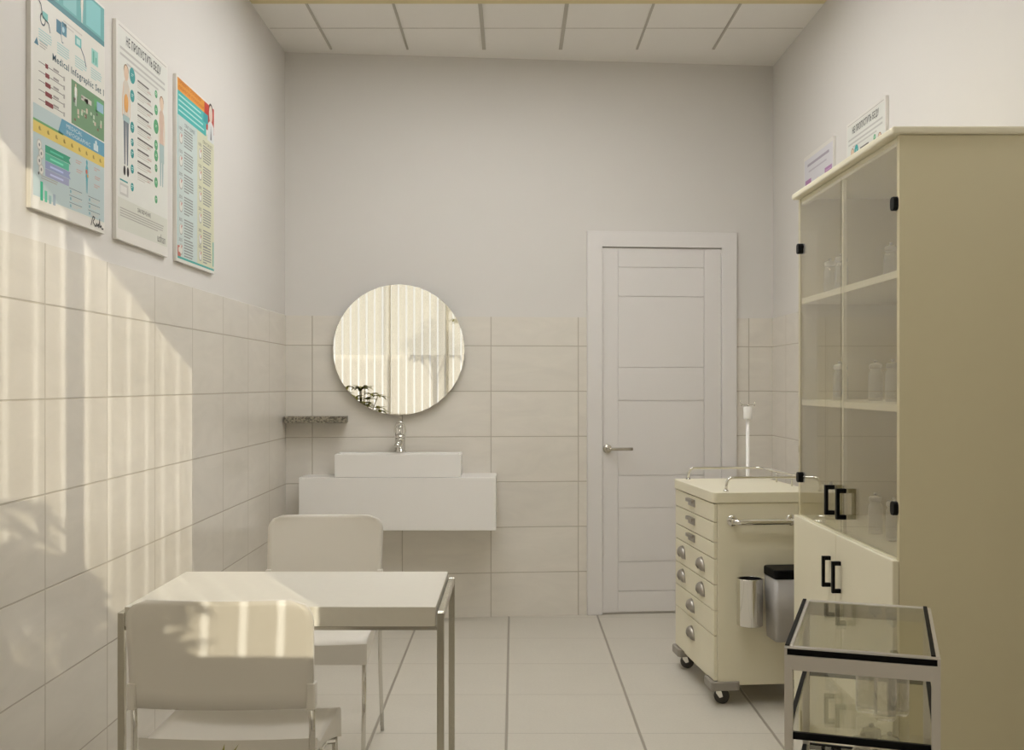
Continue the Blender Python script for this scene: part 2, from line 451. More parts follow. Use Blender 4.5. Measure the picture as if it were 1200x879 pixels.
class Print:
    """Printed matter on a board: flat shapes in metres from the lower left corner."""
    def __init__(s, y): s.bm = bmesh.new(); s.y = y; s.mats = []; s.n = 0
    def mi(s, c):
        if c not in s.mats: s.mats.append(c)
        return s.mats.index(c)
    def poly(s, pts, c, lay=1):
        f = s.bm.faces.new([s.bm.verts.new((a, s.y-0.00018*lay, b)) for a, b in pts]); f.material_index = s.mi(c)
    def rect(s, x0, x1, z0, z1, c, lay=1): s.poly([(x0, z0), (x1, z0), (x1, z1), (x0, z1)], c, lay)
    def disc(s, x, z, r, c, lay=2, n=20, rz=None):
        s.poly([(x+r*math.cos(2*PI*k/n), z+(rz or r)*math.sin(2*PI*k/n)) for k in range(n)], c, lay)
    def lines(s, x0, x1, z0, z1, n, c, lay=2, th=0.45):
        st = (z1-z0)/n
        for k in range(n):
            e = x1 if k < n-1 else x0+(x1-x0)*random.uniform(0.45, 0.95)
            s.rect(x0, x0+(e-x0)*random.uniform(0.9, 1.0), z1-st*(k+th), z1-st*k, c, lay)
    def text(s, txt, x0, x1, z0, h, c, lay=3, bold=0.0):
        me = text_mesh(txt, bold); xs = [v.co.x for v in me.vertices]; ys = [v.co.y for v in me.vertices]
        if not xs: return
        ax, bx, ay, by = min(xs), max(xs), min(ys), max(ys)
        vs = [s.bm.verts.new((x0+(v.co.x-ax)/(bx-ax)*(x1-x0), s.y-0.00018*lay, z0+(v.co.y-ay)/(by-ay)*h)) for v in me.vertices]
        k = s.mi(c)
        for p in me.polygons:
            try:
                f = s.bm.faces.new([vs[i] for i in p.vertices]); f.material_index = k
            except ValueError: pass
        bpy.data.meshes.remove(me)
    def stroke(s, pts, w, c, lay=3):
        for (a, b), (p, q) in zip(pts, pts[1:]):
            d = Vector((p-a, q-b)); 
            if d.length < 1e-6: continue
            n = Vector((-d.y, d.x)).normalized()*w/2
            s.poly([(a-n.x, b-n.y), (p-n.x, q-n.y), (p+n.x, q+n.y), (a+n.x, b+n.y)], c, lay)
    def build(s, parent):
        # every face looks into the room (-y)
        s.bm.normal_update()
        for f in s.bm.faces:
            if f.normal.y > 0: f.normal_flip()
        return obj('print', s.bm, [ink(c) for c in s.mats], parent)

PW, PH, PT = 0.505, 0.69, 0.013
def board(label, loc, rotz, group):
    t = thing('wall_poster', label, 'poster', loc, rotz, group)
    obj('board', box(0, PW, -PT, 0, 0, PH, 0.0015), M['panelwhite'], t)
    return t
INKK = (34, 34, 36); GREY = (176, 172, 164); LG = (205, 201, 192); TEAL = (58, 158, 156); GREEN = (92, 172, 122)

def person_shape(p, x, z0, z1, skin, top, low, hair, sc=1.0):
    h = z1-z0; w = h*0.085*sc
    p.disc(x, z1-h*0.07, h*0.062, skin, 3, 16, h*0.075)
    p.disc(x, z1-h*0.045, h*0.066, hair, 2, 16, h*0.06)
    p.poly([(x-w*0.3, z1-h*0.13), (x+w*0.3, z1-h*0.13), (x+w, z1-h*0.18), (x+w*0.75, z1-h*0.38), (x+w*0.9, z1-h*0.5), (x-w*0.9, z1-h*0.5), (x-w*0.75, z1-h*0.38), (x-w, z1-h*0.18)], top, 2)
    for q in (-1, 1):
        p.poly([(x+q*w*0.98, z1-h*0.18), (x+q*w*1.35, z1-h*0.34), (x+q*w*1.3, z1-h*0.5), (x+q*w*1.1, z1-h*0.5), (x+q*w*1.05, z1-h*0.34), (x+q*w*0.8, z1-h*0.22)], skin, 3)
        p.poly([(x, z1-h*0.5), (x+q*w*0.9, z1-h*0.5), (x+q*w*0.62, z1-h*0.95), (x+q*w*0.25, z1-h*0.95)], low, 2)

def poster_infographic(t):
    p = Print(-PT); W = PW; Z = lambda z: z-1.755
    p.rect(0.012, W-0.006, 0.03, PH-0.008, (226, 224, 214), 0.5)
    p.rect(0.012, W-0.006, Z(2.322), PH-0.008, (96, 168, 168), 1)
    p.rect(0.012, W-0.006, Z(2.322), Z(2.338), (72, 132, 138), 2)
    for a, b, c in ((0.05, 0.17, (150, 206, 204)), (0.2, 0.29, (128, 190, 190)), (0.36, 0.47, (124, 196, 196))): p.rect(a, b, Z(2.345), Z(2.43), c, 2)
    person_shape(p, 0.33, Z(2.335), Z(2.425), (214, 190, 164), (226, 224, 214), (226, 224, 214), (120, 90, 70))
    p.lines(0.2, 0.34, Z(2.285), Z(2.305), 2, LG)
    # icons: wheelchair, monitors, tools, chart
    p.disc(0.07, Z(2.262), 0.017, (70, 84, 92), 2); p.disc(0.07, Z(2.262), 0.0125, (226, 224, 214), 3)
    p.stroke([(0.045, Z(2.305)), (0.058, Z(2.298)), (0.068, Z(2.27)), (0.105, Z(2.262)), (0.115, Z(2.24))], 0.004, (70, 84, 92), 4)
    p.rect(0.068, 0.1, Z(2.265), Z(2.285), (120, 190, 182), 4)
    p.rect(0.155, 0.188, Z(2.258), Z(2.293), (64, 118, 140), 2); p.rect(0.19, 0.222, Z(2.262), Z(2.298), (84, 138, 158), 2)
    p.disc(0.2, Z(2.277), 0.008, (180, 214, 220), 3); p.stroke([(0.185, Z(2.258)), (0.19, Z(2.24)), (0.2, Z(2.24))], 0.003, (90, 120, 130))
    p.rect(0.28, 0.325, Z(2.262), Z(2.29), (110, 184, 180), 2); p.rect(0.29, 0.315, Z(2.268), Z(2.284), (190, 222, 216), 3)
    p.stroke([(0.32, Z(2.265)), (0.345, Z(2.245)), (0.36, Z(2.22))], 0.005, (84, 96, 110))
    p.rect(0.4, 0.45, Z(2.245), Z(2.29), (150, 206, 196), 2); p.rect(0.41, 0.42, Z(2.25), Z(2.284), (92, 172, 150), 3); p.rect(0.43, 0.438, Z(2.25), Z(2.27), (92, 172, 150), 3)
    for a in (0.045, 0.16, 0.28, 0.395): p.lines(a, a+0.085, Z(2.198), Z(2.232), 5, (170, 206, 202))
    p.poly([(0.018, Z(2.185)), (0.045, Z(2.185)), (0.034, Z(2.205))], (64, 118, 140), 2); p.lines(0.05, 0.1, Z(2.182), Z(2.202), 3, GREY)
    p.text('Medical Infographic Set 1', 0.13, 0.495, Z(2.166), 0.026, (40, 84, 98), 3, 0.012)
    for k in range(5):
        z = Z(2.145-0.0245*k)
        p.rect(0.045, 0.2, z-0.001, z+0.001, (120, 112, 108), 2)
        p.rect(0.085, 0.102+0.008*k, z-0.006, z+0.006, (128, 40, 42), 3)
        p.rect(0.135, 0.17, z+0.003, z+0.009, (160, 156, 150), 3); p.rect(0.2, 0.21, z-0.008, z+0.004, GREY, 3)
    p.rect(0.255, W-0.006, Z(2.034), Z(2.158), (112, 150, 112), 1)
    for k in range(26):
        a, b = random.uniform(0.26, 0.48), random.uniform(Z(2.04), Z(2.125))
        p.rect(a, a+0.012, b, b+random.uniform(0.004, 0.016), random.choice([(190, 206, 180), (128, 92, 74), (92, 130, 98), (206, 190, 170), (84, 96, 80)]), 2)
    person_shape(p, 0.285, Z(2.085), Z(2.152), (226, 200, 172), (230, 230, 222), (220, 220, 214), (60, 44, 36), 1.4)
    p.rect(0.42, 0.495, Z(2.11), Z(2.148), (96, 170, 108), 2); p.rect(0.44, 0.492, Z(2.116), Z(2.143), (150, 186, 204), 3)
    p.rect(0.325, 0.4, Z(2.118), Z(2.132), (206, 200, 190), 2)
    # blue panel with banner and yellow band
    p.rect(0.012, W-0.006, Z(1.79), Z(2.03), (190, 206, 206), 1)
    p.rect(0.012, 0.2, Z(1.988), Z(2.006), (190, 206, 206), 2)
    p.rect(0.012, W-0.006, Z(1.955), Z(1.988), (226, 200, 104), 2); p.rect(0.012, 0.2, Z(1.985), Z(1.991), (110, 170, 110), 3)
    p.poly([(0.165, Z(1.988)), (W-0.006, Z(1.988)), (W-0.006, Z(2.03)), (0.19, Z(2.03))], (96, 158, 184), 3)
    p.text('MEDICAL', 0.22, 0.33, Z(2.012), 0.011, (214, 228, 228), 4); p.text('INFOGRAPHIC', 0.22, 0.39, Z(1.995), 0.011, (214, 228, 228), 4)
    p.rect(0.415, 0.45, Z(1.993), Z(2.012), (206, 222, 226), 4); p.disc(0.433, Z(2.016), 0.008, (206, 222, 226), 5)
    for k in range(9): 
        x = 0.05+0.052*k; p.disc(x, Z(1.971), 0.006, (176, 150, 70), 3, 8); p.rect(x-0.002, x+0.01, Z(1.966), Z(1.97), (190, 164, 80), 3)
    cols = [(46, 156, 122), (84, 184, 152), (150, 160, 196), (160, 164, 194)]
    for k in range(4):
        z = Z(1.935-0.021*k)
        p.poly([(0.085, z-0.02), (0.25-0.012*(k % 2), z-0.02), (0.238, z-0.009), (0.25-0.01*(k % 2), z), (0.085, z)], cols[k], 2)
        p.rect(0.115, 0.2, z-0.013, z-0.008, tuple(min(255, c+40) for c in cols[k]), 3)
        p.disc(0.06 if k % 2 else 0.048, z-0.008, 0.0155, (196, 196, 190), 3); p.disc(0.06 if k % 2 else 0.048, z-0.008, 0.0115, (232, 230, 222), 4)
        p.disc(0.06 if k % 2 else 0.048, z-0.008, 0.005, (140, 140, 140), 5, 6)
    person_shape(p, 0.365, Z(1.85), Z(1.95), (90, 172, 186), (96, 178, 190), (96, 178, 190), (90, 172, 186), 0.95)
    p.disc(0.362, Z(1.917), 0.007, (226, 120, 96), 5); p.disc(0.37, Z(1.906), 0.005, (232, 170, 90), 5)
    for a, z in ((0.285, 1.925), (0.29, 1.9), (0.42, 1.93), (0.425, 1.905), (0.42, 1.88)): p.lines(a, a+0.045, Z(z), Z(z+0.012), 2, (206, 170, 160))
    for k, hgt in enumerate((0.05, 0.03, 0.022, 0.03)):
        x = 0.055+0.026*k; p.rect(x, x+0.016, Z(1.783), Z(1.783)+hgt, ((52, 178, 140), (96, 190, 160), (150, 186, 186), (160, 176, 190))[k], 2)
    p.disc(0.045, Z(1.852), 0.004, (70, 70, 70)); p.lines(0.06, 0.17, Z(1.838), Z(1.85), 2, GREY)
    for a in (0.24, 0.375):
        for k in range(3): 
            z = Z(1.848-0.02*k); p.rect(a, a+0.09, z, z+0.0018, (120, 126, 126), 2); p.disc(a+0.01, z-0.008, 0.005, (120, 170, 180), 2, 8); p.lines(a+0.02, a+0.09, z-0.014, z-0.003, 2, LG)
    sg = [(0.395, 0.012), (0.41, 0.04), (0.425, 0.038), (0.41, 0.024), (0.43, 0.012), (0.438, 0.024), (0.442, 0.014), (0.452, 0.024), (0.455, 0.012), (0.462, 0.04), (0.464, 0.014), (0.474, 0.022), (0.478, 0.012), (0.492, 0.014)]
    p.stroke(sg, 0.004, INKK, 4)
    p.build(t)

def poster_trouble(t):
    p = Print(-PT); W = PW; Z = lambda z: z-1.755
    p.rect(0.012, W-0.006, 0.035, PH-0.02, (226, 226, 218), 0.5)
    p.rect(0.02, W-0.02, PH-0.014, PH-0.0115, GREY, 2)
    p.text('НЕ ПРОПУСТИТЬ БЕДУ', 0.085, 0.425, Z(2.380), 0.036, INKK, 3, 0.014)
    for z in (2.362, 2.342): p.rect(0.03, 0.47, Z(z), Z(z+0.008), (196, 194, 188), 2)
    p.rect(0.09, 0.4, Z(2.325), Z(2.332), (200, 198, 192), 2)
    person_shape(p, 0.085, Z(1.985), Z(2.32), (226, 198, 170), (216, 206, 190), (120, 128, 136), (140, 112, 84), 0.95)
    p.disc(0.085, Z(2.2), 0.02, (232, 170, 92), 4, 16, 0.03); p.rect(0.055, 0.115, Z(2.14), Z(2.16), (176, 200, 200), 4)
    p.disc(0.07, Z(1.982), 0.010, (30, 28, 28), 4, 12, 0.016); p.disc(0.1, Z(1.982), 0.010, (30, 28, 28), 4, 12, 0.016)
    person_shape(p, 0.435, Z(1.98), Z(2.31), (228, 204, 178), (216, 188, 168), (168, 190, 190), (140, 84, 52), 0.9)
    p.rect(0.41, 0.46, Z(2.08), Z(2.145), (176, 196, 194), 4)
    for z, r in ((2.304, 0.026), (2.238, 0.020), (2.136, 0.018), (2.087, 0.013), (2.05, 0.015), (2.0, 0.015), (1.941, 0.014)):
        p.disc(0.14, Z(z), r, TEAL, 4); p.lines(0.13, 0.152, Z(z)-0.006, Z(z)+0.006, 2, (186, 220, 218), 5)
    for z, r in ((2.307, 0.014), (2.252, 0.018), (2.194, 0.025), (2.13, 0.018), (2.093, 0.02), (2.05, 0.014), (2.0, 0.018), (1.941, 0.014)):
        p.disc(0.375, Z(z), r, GREEN, 4); p.lines(0.366, 0.386, Z(z)-0.005, Z(z)+0.005, 2, (196, 222, 200), 5)
    for k in range(9):
        z = Z(2.29-0.038*k)
        p.rect(0.19, 0.30+0.02*(k % 3), z+0.010, z+0.016, (110, 106, 100), 3)
        p.lines(0.19, 0.33, z-0.014, z+0.007, 3, LG, 2); p.lines(0.285, 0.335, z-0.004, z+0.002, 1, (214, 176, 166), 3)
    p.rect(0.03, 0.1, Z(1.945), Z(1.95), TEAL, 2); p.rect(0.03, 0.105, Z(1.9), Z(1.938), (206, 204, 198), 2); p.rect(0.034, 0.09, Z(1.908), Z(1.93), (228, 226, 220), 3)
    p.rect(0.012, W-0.006, 0.035, Z(1.9)-0.01, (218, 218, 206), 1)
    p.text('ЗАКЛЮЧЕНИЕ', 0.19, 0.32, Z(1.868), 0.014, (70, 66, 62)); p.lines(0.03, 0.47, Z(1.828), Z(1.86), 4, (182, 178, 170), 3)
    p.text('ushan', 0.39, 0.475, 0.042, 0.03, (110, 106, 100))
    p.build(t)

def poster_first_aid(t):
    p = Print(-PT); W = PW; Z = lambda z: z-1.755
    p.rect(0.012, W*0.52, 0.02, Z(2.31), (206, 218, 214), 0.5); p.rect(W*0.52, W-0.006, 0.02, Z(2.31), (218, 218, 190), 0.5)
    p.rect(0.012, 0.36, Z(2.39), PH-0.008, (232, 156, 58), 1); p.rect(0.36, W-0.006, Z(2.33), PH-0.008, (196, 60, 48), 1)
    p.text('ПРАВИЛА ОКАЗАНИЯ', 0.03, 0.31, Z(2.42), 0.016, (196, 92, 40)); p.text('ПЕРВОЙ ПОМОЩИ', 0.03, 0.35, Z(2.397), 0.016, (196, 92, 40))
    p.rect(0.012, 0.385, Z(2.30), Z(2.39), (72, 186, 182), 2); p.rect(0.345, 0.41, Z(2.352), Z(2.39), (46, 158, 164), 3)
    for k in range(4): p.rect(0.025, 0.31+0.015*k, Z(2.372-0.019*k), Z(2.378-0.019*k), (186, 228, 224), 3)
    p.disc(0.45, Z(2.405), 0.026, (226, 206, 190), 4, 18, 0.035); p.poly([(0.40, Z(2.29)), (0.495, Z(2.29)), (0.495, Z(2.36)), (0.45, Z(2.382)), (0.412, Z(2.36))], (220, 222, 220), 3)
    p.disc(0.45, Z(2.425), 0.028, (56, 44, 40), 3, 16, 0.024)
    p.poly([(0.445, Z(2.30)), (0.46, Z(2.30)), (0.452, Z(2.36))], (56, 60, 70), 4)
    p.text('ПРИ УШИБЕ', 0.1, 0.23, Z(2.27), 0.014, (96, 110, 112)); p.text('ПРИ ОЖОГЕ', 0.34, 0.47, Z(2.262), 0.014, (110, 110, 84))
    for x, zs in ((0.06, (2.24, 2.155, 2.07, 1.985, 1.9, 1.825)), (0.31, (2.235, 2.15, 2.065, 1.98, 1.895, 1.83))):
        for k, z in enumerate(zs):
            z = Z(z)
            p.text(str(10+5*k)+'%', x-0.03, x+0.01, z+0.008, 0.012, (96, 92, 86))
            p.disc(x-0.006, z-0.022, 0.021, (170, 168, 160), 2, 20); p.disc(x-0.006, z-0.021, 0.018, (228, 228, 220), 3, 20)
            p.poly([(x-0.006, z-0.021), (x-0.002, z-0.004), (x+0.008, z-0.008)], (206, 96, 76), 4)
            p.lines(x+0.032, x+0.15, z-0.05, z+0.022, 7, (148, 152, 148), 2, 0.5)
    p.rect(0.012, 0.05, 0.02, 0.06, (206, 112, 96), 2); p.disc(0.033, 0.045, 0.01, (232, 226, 210), 3)
    p.rect(0.012, W-0.006, 0.012, 0.02, (72, 176, 166), 2); p.rect(W-0.025, W-0.012, 0.03, 0.13, (72, 176, 166), 2); p.rect(0.010, 0.014, 0.02, Z(2.30), (120, 196, 196), 2)
    p.build(t)

def poster_lilac(t):
    p = Print(-PT); W = PW; Z = lambda z: z-1.755
    p.rect(0.012, W-0.006, 0.03, PH-0.02, (220, 218, 222), 0.5)
    p.rect(0.07, 0.44, Z(2.385), Z(2.398), (172, 164, 176), 2); p.rect(0.09, 0.4, Z(2.355), Z(2.363), (196, 190, 198), 2)
    VI = (178, 128, 176)
    p.rect(0.37, 0.485, Z(2.262), Z(2.322), VI, 2); p.lines(0.385, 0.475, Z(2.275), Z(2.31), 3, (206, 170, 204), 3)
    p.rect(0.03, 0.135, Z(2.29), Z(2.322), VI, 2)
    p.disc(0.25, Z(2.23), 0.055, (228, 214, 204), 2, 24, 0.075); p.disc(0.22, Z(2.235), 0.012, (60, 52, 52), 3, 12, 0.022); p.disc(0.272, Z(2.24), 0.012, (60, 52, 52), 3, 12, 0.022)
    p.stroke([(0.225, Z(2.195)), (0.248, Z(2.185)), (0.27, Z(2.195))], 0.006, (150, 90, 90), 4)
    for k in range(6):
        z = Z(2.235-0.07*k); p.lines(0.04, 0.15, z-0.03, z+0.03, 5, (196, 196, 206), 2); p.lines(0.39, 0.48, z-0.04, z+0.015, 5, (176, 190, 206), 2)
    p.rect(0.36, 0.368, Z(2.18), Z(2.25), (70, 90, 120), 3)
    for k in range(5): p.rect(0.06+0.08*k, 0.07+0.08*k, Z(2.13), Z(2.15), (90, 84, 84), 3)
    p.rect(0.03, 0.475, Z(1.8), Z(1.85), VI, 2)
    p.build(t)

G = 'framed information posters on the walls'
XA, XB = XL-T, XR+T
t = board('large medical infographic poster with teal and yellow bands, nearest on the left wall', (XA, 2.790, 1.755), PI/2, G); poster_infographic(t)
t = board('white poster on left wall with black headline, figures and green circles', (XA, 3.390, 1.755), PI/2, G); poster_trouble(t)
t = board('poster on left wall with orange, red and teal heading, nearest the corner', (XA, 3.994, 1.755), PI/2, G); poster_first_aid(t)
t = board('white poster with black headline on the right wall, partly behind the cabinet top', (XB, 4.80, 1.755), -PI/2, G); poster_trouble(t)
t = board('pale lilac poster with purple boxes on right wall beyond the cabinet', (XB, 5.505, 1.755), -PI/2, G); poster_lilac(t)

# ------------------------------------------------------------------ washstand, mirror, shelf
t = thing('wash_cabinet', 'long white floating vanity cabinet under the round mirror', 'cabinet', (0, 0, 0))
cx0, cx1, cyf, cz0, cz1 = -1.139, -0.095, 5.742, 0.523, 0.803
t.location = (cx0, cyf, cz0)
def wedge(x0, x1, yf, z0, z1, bev):      # front faces the room squarely, back follows the skewed wall
    return prism([(x0-cx0, yf-cyf), (x1-cx0, yf-cyf), (x1-cx0, yb(x1)-cyf), (x0-cx0, yb(x0)-cyf)], z0-cz0, z1-cz0, bev)
obj('body', wedge(cx0, cx1, cyf+0.018, cz0, cz1-0.016, 0.002), M['white'], t)
obj('drawer_front', box(0, cx1-cx0, 0, 0.017, 0, cz1-cz0, 0.002), M['white'], t)
obj('top', wedge(cx0, cx1, cyf+0.0172, cz1-0.0155, cz1, 0.001), M['white'], t)
# basin
bx0, bx1, byf, bz0, bz1 = -0.952, -0.281, 5.758, cz1+0.001, 0.926
t = thing('wash_basin', 'white rectangular basin standing on the vanity cabinet', 'sink', (bx0, byf, bz0))
W_, D_, H_ = bx1-bx0, 0.205, bz1-bz0
bm = bmesh.new()
ri = 0.012
o = [(0, 0), (W_, 0), (W_, D_), (0, D_)]; i_ = [(ri, ri), (W_-ri, ri), (W_-ri, D_-0.06), (ri, D_-0.06)]
ib = [(0.05, 0.04), (W_-0.05, 0.04), (W_-0.05, D_-0.085), (0.05, D_-0.085)]
ring = lambda pts, z: [bm.verts.new((a, b, z)) for a, b in pts]
A0, A1, B1, B0 = ring(o, 0), ring(o, H_), ring(i_, H_), ring(ib, 0.035)
for P, Q in ((A0, A1), (A1, B1), (B1, B0)):
    for k in range(4): bm.faces.new((P[k], P[(k+1) % 4], Q[(k+1) % 4], Q[k]))
bm.faces.new(A0[::-1]); bm.faces.new(B0)
bmesh.ops.recalc_face_normals(bm, faces=bm.faces[:])
bmesh.ops.bevel(bm, geom=[e for e in bm.edges], offset=0.003, segments=2, affect='EDGES')
obj('bowl', bm, M['white'], t)
obj('drain', lathe([(0, 0.006), (0.02, 0.006), (0.022, 0.002), (0.022, 0)], 20, (W_/2, 0.08, 0.035)), M['chrome'], t)
# tap
fx, fy, fz = -0.622, 5.93, bz1+0.0005
t = thing('basin_tap', 'chrome mixer tap with loop lever behind the basin', 'tap', (fx, fy, fz))
bm = bmesh.new(); add_lathe(bm, [(0, 0), (0.030, 0), (0.030, 0.006), (0.0255, 0.010), (0.0245, 0.066), (0.0255, 0.072), (0, 0.074)], 24)
obj('body', bm, M['chrome'], t); t.scale = (1.15, 1.15, 1.06)
bm = bmesh.new(); add_tube(bm, fillet([(0, -0.01, 0.052), (0, -0.07, 0.058), (0, -0.115, 0.046), (0, -0.118, 0.034)], 0.02), 0.0135, 14)
obj('spout', bm, M['chrome'], t)
bm = bmesh.new()
arc = [(0.0235*math.cos(a), 0.006-0.012*math.sin(a), 0.108+0.048*math.sin(a)) for a in [PI*k/12 for k in range(13)]]
add_tube(bm, [(0.023, 0.004, 0.076)]+arc+[(-0.023, 0.004, 0.076)], 0.0048, 10)
add_lathe(bm, [(0, 0.072), (0.024, 0.072), (0.0235, 0.084), (0.012, 0.096), (0, 0.098)], 20)
add_tube(bm, [(0, 0.004, 0.09), (0, 0.0, 0.118)], 0.005, 8)
add_lathe(bm, [(0, -0.006), (0.008, -0.005), (0.0115, 0), (0.008, 0.005), (0, 0.006)], 16, (0, 0.0, 0.128), 'Y')
obj('lever', bm, M['chrome'], t)
# corner shelf
sx1 = -0.912
t = obj('granite_shelf', prism([(0.001, -0.0), (0.001, -0.115), (sx1-XL, -0.115), (sx1-XL, 0.0)], 0, 0.036, 0.002), M['terrazzo'], None, (XL, YB0, 1.089), ANG)
tag(t, 'small speckled granite shelf in the left corner beside the mirror', 'shelf')
# mirror
mu = (-0.634-XL)/math.cos(ANG)
t = thing('round_mirror', 'large round frameless mirror above the basin reflecting the blinds', 'mirror',
          (XL+mu*math.cos(ANG), YB0+mu*math.sin(ANG), 1.488), ANG)
R = 0.3595; n = 40
bm = bmesh.new(); add_lathe(bm, [(0, -0.046), (R, -0.046), (R, -0.041)], n, (0, 0, 0), 'Y', smooth=False)
obj('mirror_glass', bm, M['mirror'], t)
obj('backing', lathe([(R-0.002, -0.041), (R-0.002, -0.036), (0.2, -0.036), (0.2, 0.0), (0, 0.0)], n, (0, 0, 0), 'Y', smooth=False), M['mirrorback'], t)

# ------------------------------------------------------------------ bottles
def make_bottle(loc, label, group):
    t = thing('glass_bottle', label, 'bottle', loc, 0, group)
    r = 0.0235
    prof = [(0, 0.001), (r*0.9, 0.001), (r, 0.006), (r, 0.02), (r*0.95, 0.024), (r, 0.03), (r, 0.086), (r*0.93, 0.094), (r*0.74, 0.100), (r*0.74, 0.106),
            (r*0.66, 0.106), (r*0.66, 0.100), (r*0.86, 0.092), (r*0.92, 0.084), (r*0.92, 0.012), (0, 0.008)]
    obj('body', lathe(prof, 20), M['bottle'], t)
    cp = [(0, 0.1065), (r*0.9, 0.1065), (r*0.92, 0.109), (r*0.92, 0.119), (r*0.8, 0.123), (r*0.22, 0.1245), (r*0.2, 0.127), (r*0.28, 0.130), (r*0.2, 0.134), (0, 0.135)]
    obj('stopper', lathe(cp, 20), M['cap'], t)
    return t

# ------------------------------------------------------------------ glass-front cabinet on the right
CX, CY0, CY1, CXB = 1.062, 2.985, 4.040, XR-0.002
cab = thing('display_cabinet', 'tall cream medicine cabinet with glass doors above and solid doors below', 'cabinet', (CX, CY0, 0))
DX, DY = CXB-CX, CY1-CY0
obj('side_panel', box(0, DX, 0, 0.020, 0, 1.986, 0.001), M['cream2'], cab)
obj('side_panel', box(0, DX, DY-0.020, DY, 0, 1.986, 0.001), M['cream2'], cab)
obj('back_panel', box(DX-0.008, DX, 0.0205, DY-0.0205, 0.105, 1.985), M['cream2'], cab)
obj('top', box(-0.022, DX, -0.012, DY+0.014, 1.987, 2.008, 0.005), M['cream'], cab)
obj('top_rail', box(0.004, 0.022, 0.0205, DY-0.0205, 1.962, 1.986, 0.001), M['cream'], cab)
obj('counter', box(-0.001, DX-0.009, 0.0205, DY-0.0205, 0.795, 0.815, 0.002), M['cream'], cab)
obj('plinth', box(0.03, DX-0.01, 0.0205, DY-0.0205, 0, 0.105), M['cream2'], cab)
for z in (1.596, 1.222):
    obj('shelf', box(0.006, DX-0.009, 0.0205, DY-0.0205, z, z+0.021, 0.001), M['cream'], cab)
mid = DY/2
obj('divider', box(0.004, 0.016, mid-0.006, mid+0.006, 0.8155, 1.9615, 0.001), M['cream'], cab)
for y0, y1, hy, gy in ((0.006, mid-0.002, 0.022, mid-0.055), (mid+0.002, DY-0.006, DY-0.03, mid+0.07)):
    d = obj('glass_door', box(-0.003, 0.002, y0, y1, 0.820, 1.968, 0.0006), M['cabglass'], cab)
    for z in (0.955, 1.800):
        obj('hinge', prism(rounded(hy-0.017, hy+0.017, z-0.019, z+0.019, 0.012), -0.013, 0.012, 0.002, 'X'), M['black'], d)
    bm = bmesh.new()
    s_ = 0.009
    add_box(bm, -0.034, -0.024, gy-s_, gy+s_, 0.868, 0.966, 0.001)
    add_box(bm, -0.024, -0.0032, gy-s_, gy+s_, 0.868, 0.882, 0.001); add_box(bm, -0.024, -0.0032, gy-s_, gy+s_, 0.952, 0.966, 0.001)
    obj('handle', bm, M['black'], d)
for y0, y1, gy in ((0.001, mid-0.0015, mid-0.05), (mid+0.0015, DY-0.001, mid+0.06)):
    d = obj('door', box(-0.018, -0.0005, y0, y1, 0.112, 0.813, 0.003), M['cream'], cab)
    bm = bmesh.new()
    add_box(bm, -0.046, -0.037, gy-0.007, gy+0.007, 0.632, 0.733, 0.001)
    add_box(bm, -0.037, -0.0182, gy-0.007, gy+0.007, 0.632, 0.645, 0.001); add_box(bm, -0.037, -0.0182, gy-0.007, gy+0.007, 0.720, 0.733, 0.001)
    obj('handle', bm, M['black'], d)

GB = 'glass stoppered bottles in the cabinet'
zt, zm, zb = 1.6175, 1.2435, 0.8155
spots = [(1.140, 3.905, zt, 'clear glass bottle on the top cabinet shelf, leftmost behind the far door'),
         (1.136, 3.760, zt, 'clear glass bottle on top cabinet shelf beside the door divider'),
         (1.205, 3.462, zt, 'clear glass bottle on top cabinet shelf near the right edge'),
         (1.165, 3.850, zm, 'clear glass bottle on the middle cabinet shelf behind the far glass door'),
         (1.122, 3.730, zm, 'clear glass bottle on middle cabinet shelf, hugging the divider on its left'),
         (1.185, 3.550, zm, 'clear glass bottle on middle cabinet shelf, left one behind the near door'),
         (1.191, 3.405, zm, 'clear glass bottle on middle cabinet shelf next to the right side panel'),
         (1.136, 3.880, zb, 'clear glass bottle on the cabinet counter behind the black pull of the far door'),
         (1.168, 3.500, zb, 'clear glass bottle on cabinet counter, in the middle of the near door'),
         (1.174, 3.350, zb, 'clear glass bottle on cabinet counter beside the lower right hinge')]
b0 = None
for x, y, z, lb in spots:
    if b0 is None: b0 = make_bottle((x, y, z), lb, GB)
    else: dup(b0, (x, y, z), random.uniform(0, 1), lb, GB)

